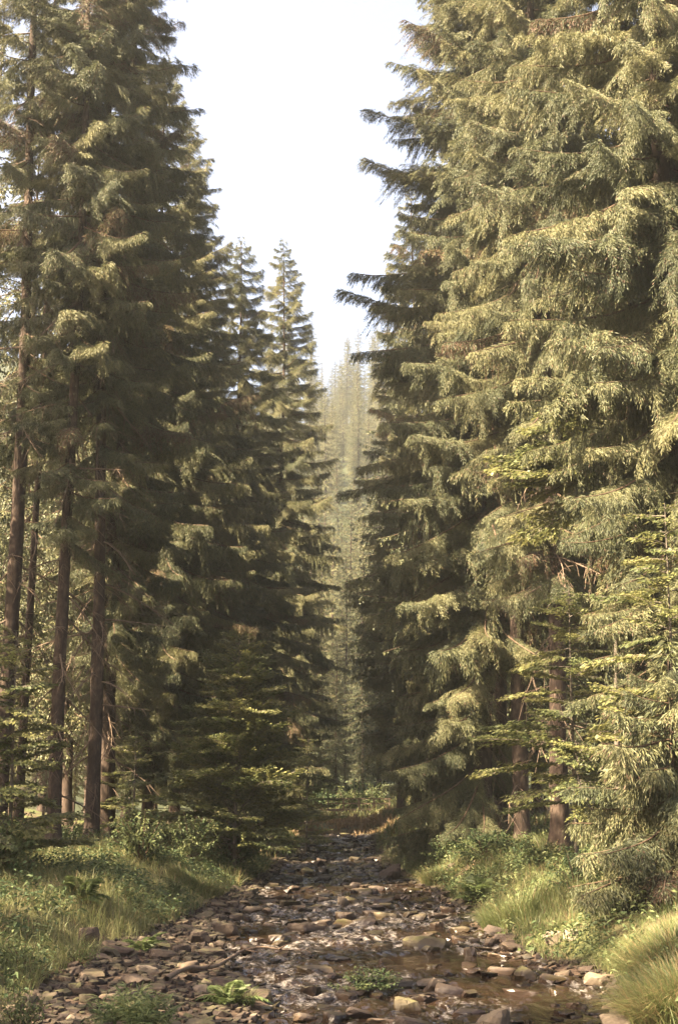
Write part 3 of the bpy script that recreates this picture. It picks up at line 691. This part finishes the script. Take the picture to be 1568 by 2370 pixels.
def fix_quads(v, q):
    # the tip faces are triangles: give their doubled corner a vertex of its own a hair away
    dup = q[:, 2] == q[:, 3]; k = int(dup.sum()); extra = v[q[dup, 3]] + [0, 0, 1e-4]
    q = q.copy(); q[dup, 3] = len(v) + np.arange(k)
    return np.concatenate([v, extra]), q
r = np.random.default_rng(77)
def grass_patch(name, xr, yr, n, mask, hl, mat, w=0.0075, straw=0):
    x = r.uniform(*xr, n); y = r.uniform(*yr, n)
    L, Rr, W = edges(y)
    keep = mask(x, y, L, Rr); x, y, L, Rr = x[keep], y[keep], L[keep], Rr[keep]
    clump = vnoise(x * 1.1, y * 1.1, 31) + 0.6 * vnoise(x * 3.1, y * 3.1, 32)
    k2 = r.random(len(x)) < 0.55 + clump; x, y, clump = x[k2], y[k2], clump[k2]
    m = len(x)
    ln = r.uniform(*hl, m) * (0.85 + 0.9 * clump).clip(0.35, 1.6)
    la = r.uniform(0, 6.28, m) + 2 * vnoise(x * .8, y * .8, 33)
    v, q = fix_quads(*blades(x, y, terrain(x, y) - .02, ln, r.uniform(.6, 1.4, m) * w * (1 + np.maximum(y - 20, 0) / 40), la, r.uniform(.1, .95, m), r))
    mi = np.tile(r.random(m) < straw, 3).astype(int)
    o = link(name, mesh_quads(name, v, q, [mat, M_STRAW], mi))
    o['kind'] = 'stuff'; o['label'] = {'left_bank_grass': 'long soft grass over the left bank', 'right_bank_grass': 'long grass along the right bank', 'clearing_grass': 'shaded green growth behind the footbridge', 'far_bank_reed': 'brown reeds on the bank at the stream bend'}.get(name, 'grass')
    return o
def pl(x, y, L, Rr): return (x < L - 0.05)
def pr(x, y, L, Rr): return (x > Rr + 0.05)
grass_patch('left_bank_grass', (-9, -2), (12, 46), 135000, pl, (.18, .48), M_GRASS, straw=.05)
grass_patch('right_bank_grass', (1, 9), (12, 46), 125000, pr, (.18, .48), M_GRASS, straw=.06)
grass_patch('far_bank_reed', (-3, 4), (74, 82), 9000, lambda x, y, L, Rr: (x > L - 1) & (x < Rr + 1), (.25, .55), M_STRAW, w=.02)
grass_patch('forest_floor_grass', (-9, 9), (46, 76), 26000, lambda x, y, L, Rr: (x < L - .05) | (x > Rr + .05), (.2, .5), M_GRASS, w=.014, straw=.15)
grass_patch('clearing_grass', (-8, 9), (83, 104), 16000, lambda x, y, L, Rr: x > -99, (.3, .9), M_GRASS, w=.03, straw=.1)
def herbs(name, xr, yr, n, mask, mat, label):
    x = r.uniform(*xr, n); y = r.uniform(*yr, n); L, Rr, W = edges(y)
    k_ = mask(x, y, L, Rr) & (vnoise(x * .9, y * .9, 41) + .5 * vnoise(x * 2.7, y * 2.7, 42) > .06); x, y = x[k_], y[k_]; m = len(x); c = 6
    bx = np.repeat(x, c) + r.normal(0, .05, m * c); by = np.repeat(y, c) + r.normal(0, .05, m * c); az = r.uniform(0, 6.28, m * c)
    z = terrain(bx, by) + np.repeat(r.uniform(.08, .5, m), c) * r.uniform(.5, 1, m * c)
    v, q = sprigs(np.stack([bx, by, z], 1), np.stack([np.cos(az), np.sin(az), r.uniform(-.4, .4, m * c)], 1), r.uniform(.05, .13, m * c), r.uniform(.025, .06, m * c), r.normal(0, .5, m * c), .3)
    o = link(name, mesh_quads(name, v, q, [mat])); o['kind'] = 'stuff'; o['label'] = label
herbs('left_bank_herbs', (-9, -2), (12, 46), 13000, pl, M_SHRUB, 'leafy herbs among the left bank grass')
herbs('right_bank_herbs', (1, 9), (12, 50), 13000, pr, M_SHRUB, 'leafy herbs among the right bank grass')
def tussock(label, x, y, rad, h, n, straw=0.05, lean_az=None, z=None):
    a = r.uniform(0, 6.28, n); q_ = rad * np.sqrt(r.uniform(0, 1, n)); bx, by = q_ * np.cos(a) * .7, q_ * np.sin(a) * .7
    z0 = tz(x, y) if z is None else z
    la = a + r.normal(0, .5, n) if lean_az is None else r.normal(lean_az, .8, n)
    v, q = fix_quads(*blades(bx, by, terrain(bx + x, by + y) - z0 - .02, r.uniform(.5, 1.1, n) * h, r.uniform(.004, .009, n), la, r.uniform(.25, 1.15, n), r))
    mi = np.tile(r.random(n) < straw, 3).astype(int)
    return tag(link('grass_tussock', mesh_quads('grass_tussock', v, q, [M_GRASS, M_STRAW], mi), None, (x, y, z0)), label, 'grass')
for lb, px, py, rd, h, n, st in (
    ('tall bright grass tussock leaning over the stream at bottom right', 1590, 2330, .85, .75, 9000, .2),
    ('bright grass clump behind the leaning one at right', 1565, 2225, .85, .7, 7000, .2),
    ('grass clump hanging over the right bank bend', 1200, 2130, .9, .65, 3200, .05),
    ('yellowish grass tussock at the near end of the right thicket', 1020, 2040, .7, .6, 2200, .25),
    ('sunny grass tussock at the tip of the left bank', 455, 2060, .75, .5, 2600, .12),
    ('grass tussock at the foot of the rim lit trunk', 245, 1985, .8, .7, 2000, .3),
    ('small pale grass tuft on the stones of the left bar', 545, 2325, .3, .3, 500, .1),
):
    x, y = ground(px, py); tussock(lb, x, y, rd, h, n, st)

r2 = np.random.default_rng(5)
P = Parts(); S_ = Parts(); lp, ld = [], []
for k in range(70):
    az = r2.uniform(0, 6.28); q0 = r2.uniform(0, 1) ** .7; hgt = (1 - .45 * q0) * r2.uniform(.45, 1.0)
    c = np.stack([np.linspace(.25, 1, 6) * q0 * math.cos(az), np.linspace(.25, 1, 6) * q0 * math.sin(az), np.linspace(0, 1, 6) ** .8 * hgt], 1)
    S_.add(tube(c, np.linspace(.008, .003, 6), 3))
    for t in r2.uniform(.8, 5, 34):
        a_ = min(int(t), 4); lp.append(c[a_] * (1 - t + a_) + c[a_ + 1] * (t - a_)); aa = az + r2.normal(0, 1.3); ld.append([math.cos(aa), math.sin(aa), r2.uniform(-.1, 1.1)])
m = len(lp)
P.add(sprigs(np.array(lp), np.array(ld), r2.uniform(.15, .36, m), r2.uniform(.016, .032, m), r2.normal(0, .6, m), .25))
x, y = ground(305, 2385)
root = thing('leafy_tussock', 'bushy blue green leafy tussock among stones at bottom left', 'plant', (x, y, tz(x, y) - .04), 0, None, (.55, .5, .58))
link('stem', S_.mesh('stem', [M_FERN]), root); link('foliage', P.mesh('foliage', [M_SHRUB]), root)

# ------------------------------------------------------------------ stones
def rock_arrays(seed, flat, sub=3):
    r_ = np.random.default_rng(seed)
    bm = bmesh.new(); bmesh.ops.create_icosphere(bm, subdivisions=sub, radius=1.0)
    v = np.array([p.co[:] for p in bm.verts]); f = np.array([[p.index for p in c.verts] for c in bm.faces]); bm.free()
    nrm = norm(r_.normal(0, 1, (9, 3)) * [1, 1, .6]); h = r_.uniform(0.5, 0.95, 9)
    nrm = np.concatenate([nrm, [[0.12 * r_.normal(), 0.12 * r_.normal(), 1], [0, 0, -1.0]]]); nrm = norm(nrm); h = np.concatenate([h, [flat, flat]])
    dn = np.maximum(v @ nrm.T, 1e-3) / h
    rad = 1.0 / (np.sum(dn ** 34, 1) ** (1 / 34))
    p = v * np.minimum(rad, 1.35)[:, None]
    p = p * (1 + (0.09 * vnoise(v[:, 0] * 3 + seed, v[:, 1] * 3 + v[:, 2] * 2, seed) + 0.06 * vnoise(v[:, 0] * 8 + seed, v[:, 1] * 8 + v[:, 2] * 7, seed))[:, None])
    e = np.abs(p).max(0); p = p / e
    return p, f                                               # fits a 2 x 2 x 2 box
ROCKS = [rock_arrays(400 + k, r.uniform(.4, .7)) for k in range(12)]
SMALL = [rock_arrays(450 + k, r.uniform(.35, .7), 1) for k in range(8)]
RM = {}
def rock_data(k, mat):
    key = (k, mat.name)
    if key not in RM: RM[key] = mesh_quads('stone', ROCKS[k][0], ROCKS[k][1], [mat])
    return RM[key]
taken = []
BIG = (
    # label, px centre, py bottom, width px, height px, material
    ('blocky dark boulder with mossy top standing in the near stream', 938, 2342, 80, 60, M_MOSSY),
    ('largest pale sunlit boulder at the bottom edge right of centre', 1150, 2392, 120, 92, M_PALE),
    ('pale upright slab leaning against a dark stone in midstream', 997, 2292, 52, 56, M_PALE),
    ('dark rounded stone right of the pale leaning slab', 1050, 2300, 84, 44, M_DARK),
    ('flat mossy slab in the water at bottom centre left', 748, 2330, 84, 26, M_MOSSY),
    ('low brown stone at the bottom edge below the mossy block', 866, 2388, 84, 34, M_MOSSY),
    ('pale flat boulder at the bottom right corner by the grass', 1455, 2388, 116, 46, M_PALE),
    ('long olive boulder at the head of the calm pool', 985, 2202, 116, 50, M_MOSSY),
    ('small olive stone left of the long boulder by the pool', 893, 2196, 62, 28, M_MOSSY),
    ('rounded brown stone in midstream above the leafy plant', 900, 2132, 72, 28, M_MOSSY),
    ('dark stone pair member left of midstream, wide and low', 705, 2162, 96, 38, M_DARK),
    ('pale square stone in midstream below the far riffle', 796, 2102, 36, 34, M_PALE),
    ('dark stone beside the pale square one', 795, 2132, 56, 32, M_DARK),
    ('pointed dark boulder against the far right bank', 912, 2042, 66, 44, M_DARK),
    ('brown stone tucked against the right bank under the grass', 1050, 2064, 60, 34, M_DARK),
    ('pale stone with a sunlit top in the right hand riffle', 1165, 2252, 70, 36, M_PALE),
    ('olive slanted stone beside the right hand riffle', 1215, 2262, 74, 42, M_MOSSY),
    ('pale sunlit stone left of three below the right bank', 1285, 2222, 50, 36, M_PALE),
    ('pale round stone middle of three below the right bank', 1328, 2226, 46, 30, M_PALE),
    ('brown block at the foot of the bright right grass', 1408, 2212, 50, 62, M_STONE),
    ('flat stone in the water below the bright right grass', 1395, 2290, 76, 36, M_PALE),
    ('wide brown slab lying across the right hand riffle', 1222, 2300, 110, 30, M_DARK),
    ('stone supporting the leafy midstream plant on its right', 915, 2282, 92, 46, M_MOSSY),
    ('low brown stone under the left side of the midstream plant', 772, 2262, 60, 28, M_STONE),
    ('long brown slab at the right end of the left stone bar', 590, 2182, 54, 26, M_STONE),
    ('small boulder under the grass edge of the left bank', 412, 2102, 44, 28, M_PALE),
    ('dark boulder with pale top wedged in the left bank', 190, 2240, 66, 46, M_STONE),
    ('flat pale slab on the left bar, farthest left of the upper row', 275, 2242, 72, 26, M_STONE),
    ('broad flat slab in the upper row of the left bar', 455, 2202, 70, 36, M_STONE),
    ('thin flat slab right of the broad one on the left bar', 490, 2222, 70, 22, M_STONE),
    ('brown block on the left bar below the fallen branch', 600, 2322, 62, 30, M_STONE),
    ('small pale cube on the left bar above the corner tussock', 462, 2322, 36, 26, M_PALE),
    ('sunlit pale slab by the far left water edge', 628, 2150, 42, 26, M_PALE),
    ('dark stone in the left side channel', 520, 2172, 64, 40, M_DARK),
    ('pale orange flat stone at bottom centre beside the largest boulder', 1045, 2372, 60, 28, M_PALE),
    ('small olive stone between mossy block and pale boulder', 995, 2330, 50, 26, M_MOSSY),
)
for k, (lb, px, py, w_, h_, mt) in enumerate(BIG):
    rr_ = ray(px, py); t = (zwater(18) + 0.02 - CAM_H) / rr_[2]; x, y = rr_[0] * t, rr_[1] * t
    s = y / FPX; hx, hz = w_ * s / 2, h_ * s / 2
    hy = hx * random.uniform(.6, .85)
    y += hy
    z = min(max(tz(x, y), float(zwater(y)) - .1), float(zwater(y)) + .3)
    link_o = link('boulder' if w_ > 60 else 'stone', rock_data((k * 5) % 12, mt), None, (x, y, z + hz * .72), (random.uniform(-.1, .1), .5 if k == 2 else random.uniform(-.12, .12), random.uniform(-.35, .35)), (hx, hy, hz))
    tag(link_o, lb, 'rock'); taken.append((x, y, max(hx, hy)))
NICK = ['the blocky mossy boulder',
        'the largest pale boulder',
        'the pale leaning slab',
        'the dark rounded midstream stone',
        'the flat mossy slab',
        'the low bottom edge stone',
        'the corner boulder',
        'the long olive boulder',
        'the small olive stone by the pool',
        'the rounded stone above the midstream plant',
        'the wide low dark stone',
        'the pale square stone',
        'the dark stone beside the square one',
        'the pointed far boulder',
        'the brown stone against the right bank',
        'the sunlit topped riffle stone',
        'the olive slanted stone',
        'the pale stone below the right bank',
        'the pale round stone below the bank',
        'the brown block by the bright grass',
        'the flat stone below the bright grass',
        'the wide brown slab',
        'the stone right of the midstream plant',
        'the stone left of the midstream plant',
        'the long slab ending the bar',
        'the small boulder under the grass edge',
        'the pale topped bank boulder',
        'the leftmost flat bar slab',
        'the broad bar slab',
        'the thin bar slab',
        'the brown block on the bar',
        'the small pale cube',
        'the sunlit far left slab',
        'the dark side channel stone',
        'the pale orange flat stone',
        'the olive stone by the mossy block']
marks = [(n_, t_[0], t_[1]) for n_, t_ in zip(NICK, taken)]
cand = []
tries = 0
while len(cand) < 3600 and tries < 90000:
    tries += 1
    y = 13.5 + 62 * random.random() ** 1.5
    L, Rr, W = (float(c) for c in edges(y))
    x = random.uniform(L - .15, Rr + .15)
    dry = x < W + .2 or x > Rr - .8
    if not dry and random.random() < (.70 if y < 26 else .55): continue
    if abs(x - 1.3) < 1.1 and abs(y - 22.3) < .6 and random.random() < .95: continue
    s = min(.048 * random.paretovariate(1.55), .22) * (1.0 if dry else 1.15) * (.85 + .004 * y)
    if s < .06 and y > 30: s = random.uniform(.06, .16)
    if any((x - a) ** 2 + (y - b) ** 2 < (c * .75 + s * .6) ** 2 for a, b, c in taken): continue
    taken.append((x, y, s)); cand.append((s / y, x, y, s, dry))
cand.sort(reverse=True)
ZONES = {
    'bar': ('flat brown stone lying among others on the dry left bar', 'stones of the left bar'),
    'near': ('wet brown stone sitting in the near stream', 'stones in the near stream'),
    'mid': ('dark wet stone in the riffles of the middle stream', 'stones in the middle stream'),
    'far': ('small dark stone in the far narrow stream', 'stones in the far stream'),
    'right': ('stone lying along the foot of the right bank', 'stones below the right bank'),
}
ORD = ('', 'second ', 'third ', 'fourth ', 'fifth ')
spot = {}
v_, q_, m_, nn = [], [], [], 0
for k, (key, x, y, s, dry) in enumerate(cand):
    L, Rr, W = (float(c) for c in edges(y))
    hx = s * random.uniform(.8, 1.3); hy = s * random.uniform(.6, 1.0); hz = s * random.uniform(.18, .42)
    z = max(tz(x, y), float(zwater(y)) - .035)
    rot = (random.uniform(-.22, .22), random.uniform(-.22, .22), random.uniform(0, 3.1))
    mt = random.choices((M_STONE, M_MOSSY, M_DARK, M_PALE), (5, 2, 3, .5) if dry else (3, 2, 5, .3))[0]
    if k < 262:
        zone = 'bar' if x < W + .2 and y < 40 else 'right' if x > Rr - .8 and y < 40 else 'near' if y < 22 else 'mid' if y < 36 else 'far'
        lb, gp = ZONES[zone]
        nk, ax_, ay_ = min(marks, key=lambda a: (a[1] - x) ** 2 + (a[2] - y) ** 2)
        side_ = ('right of' if x > ax_ else 'left of') if abs(x - ax_) > abs(y - ay_) else ('behind' if y > ay_ else 'in front of')
        hue = {'brown_stone': 'brown', 'mossy_stone': 'mossy', 'dark_stone': 'dark', 'pale_stone': 'pale'}[mt.name]
        sz_w = 'large' if s > .2 else 'small' if s < .11 else 'mid sized'
        kk = (nk, side_, hue, sz_w); c_ = spot.get(kk, 0); spot[kk] = c_ + 1
        if c_ < 5: lb = f'{ORD[c_]}{sz_w} {hue} stone {side_} {nk}'
        else: lb = f'{sz_w} {hue} stone in a cluster {side_} {nk}'
        tag(link('stone', rock_data(random.randrange(12), mt), None, (x, y, z + hz * .7), rot, (hx, hy, hz)), lb, 'rock', gp)
    else:
        p, f = SMALL[random.randrange(8)]
        E = np.array(Euler(rot).to_matrix())
        v_.append((p * [hx, hy, hz]) @ E.T + [x, y, z + hz * .68]); q_.append(f + nn); nn += len(p)
        m_.append(np.full(len(f), (M_STONE, M_MOSSY, M_DARK, M_PALE).index(mt)))
# pebbles between them
PEB = [rock_arrays(470 + k, .5, 1) for k in range(5)]
for k in range(4200):
    y = 13.5 + 40 * random.random() ** 1.5; L, Rr, W = (float(c) for c in edges(y))
    x = random.uniform(L - .2, W + .5) if random.random() < .75 else random.uniform(Rr - .9, Rr + .15)
    p, f = PEB[k % 5]; s = random.uniform(.02, .06) * (1 + y / 60); E = np.array(Euler((random.uniform(-.4, .4), random.uniform(-.4, .4), random.uniform(0, 6))).to_matrix())
    v_.append((p * [s * 1.2, s, s * .55]) @ E.T + [x, y, tz(x, y) + s * .25]); q_.append(f + nn); nn += len(p); m_.append(np.full(len(f), random.choices((0, 1, 2, 3), (5, 1, 3, 1))[0]))
pb = link('pebbles', mesh_quads('pebbles', np.concatenate(v_), np.concatenate(q_), [M_STONE, M_MOSSY, M_DARK, M_PALE], np.concatenate(m_)))
pb['kind'] = 'stuff'; pb['label'] = 'small stones and pebbles of the stream bed'

# ------------------------------------------------------------------ fallen branch on the bar, footbridge at the bend
a = np.array([(385, 2290), (440, 2264), (500, 2258), (560, 2246), (620, 2252), (690, 2250), (720, 2254)], float)
pts = np.array([[*ground(*p)] for p in a]); P = Parts()
pts = np.array([[x, y, max(tz(x, y), float(zwater(y))) + .12 + .03 * math.sin(i * 2)] for i, (x, y) in enumerate(pts)])
tt = np.linspace(0, 1, 30); cv = np.stack([np.interp(tt, np.linspace(0, 1, len(pts)), pts[:, i]) for i in range(3)], 1)
cv[:, 2] += .015 * np.sin(tt * 23)
P.add(tube(cv, .032 * (1.15 - tt), 7))
for i, dx, dz in ((8, .2, .16), (15, .3, -.02), (21, .22, .12)):
    P.add(tube(np.array([cv[i], cv[i] + [dx * .5, -.12, dz * .6], cv[i] + [dx, -.2, dz]]), np.array([.014, .01, .004]), 5))
tag(link('fallen_branch', P.mesh('fallen_branch', [M_DEADWOOD], True)), 'long bare fallen branch lying across the dry left stones', 'branch')
def box(P, c, h):
    s = np.array([[-1, -1, -1], [1, -1, -1], [1, 1, -1], [-1, 1, -1], [-1, -1, 1], [1, -1, 1], [1, 1, 1], [-1, 1, 1]], float)
    P.add((np.array(c) + s * np.array(h), np.array([[0, 3, 2, 1], [4, 5, 6, 7], [0, 1, 5, 4], [1, 2, 6, 5], [2, 3, 7, 6], [3, 0, 4, 7]])))
d = 86.0; x0, x1 = wx(755, d), wx(905, d)
zb = float(at_depth(800, 1872, d)[2])
fb = thing('footbridge', 'small grey wooden footbridge with railing across the stream bend', 'footbridge', ((x0 + x1) / 2, d, zb))
hw = (x1 - x0) / 2
P = Parts(); box(P, (0, .5, -.08), (hw, .5, .07)); link('deck', P.mesh('deck', [M_DEADWOOD]), fb)
for yy in (0.0, 1.0):
    for xx in np.linspace(-hw + .1, hw - .1, 5):
        P = Parts(); box(P, (xx, yy, .2), (.05, .05, .35)); link('post', P.mesh('post', [M_DEADWOOD]), fb)
    P = Parts(); box(P, (0, yy, .58), (hw, .06, .035)); link('rail', P.mesh('rail', [M_DEADWOOD]), fb)
    P = Parts(); box(P, (0, yy, .30), (hw, .03, .03)); link('rail', P.mesh('rail', [M_DEADWOOD]), fb)

# ------------------------------------------------------------------ haze
hm, n, l = new_mat('haze')
pv = n.new('ShaderNodeVolumePrincipled'); pv.inputs['Color'].default_value = (0.90, 0.96, 0.97, 1)
pv.inputs['Density'].default_value = 0.00042; pv.inputs['Anisotropy'].default_value = 0.45
o = n.new('ShaderNodeOutputMaterial'); l.new(pv.outputs[0], o.inputs['Volume'])
zt_ = float(gz.max()) + 40; zb_ = float(gz.min()) - 1.2
P = Parts(); box(P, (0, 187.5, (zt_ + zb_) / 2), (192, 214, (zt_ - zb_) / 2))
hz_o = link('haze', P.mesh('haze', [hm])); hz_o['kind'] = 'stuff'
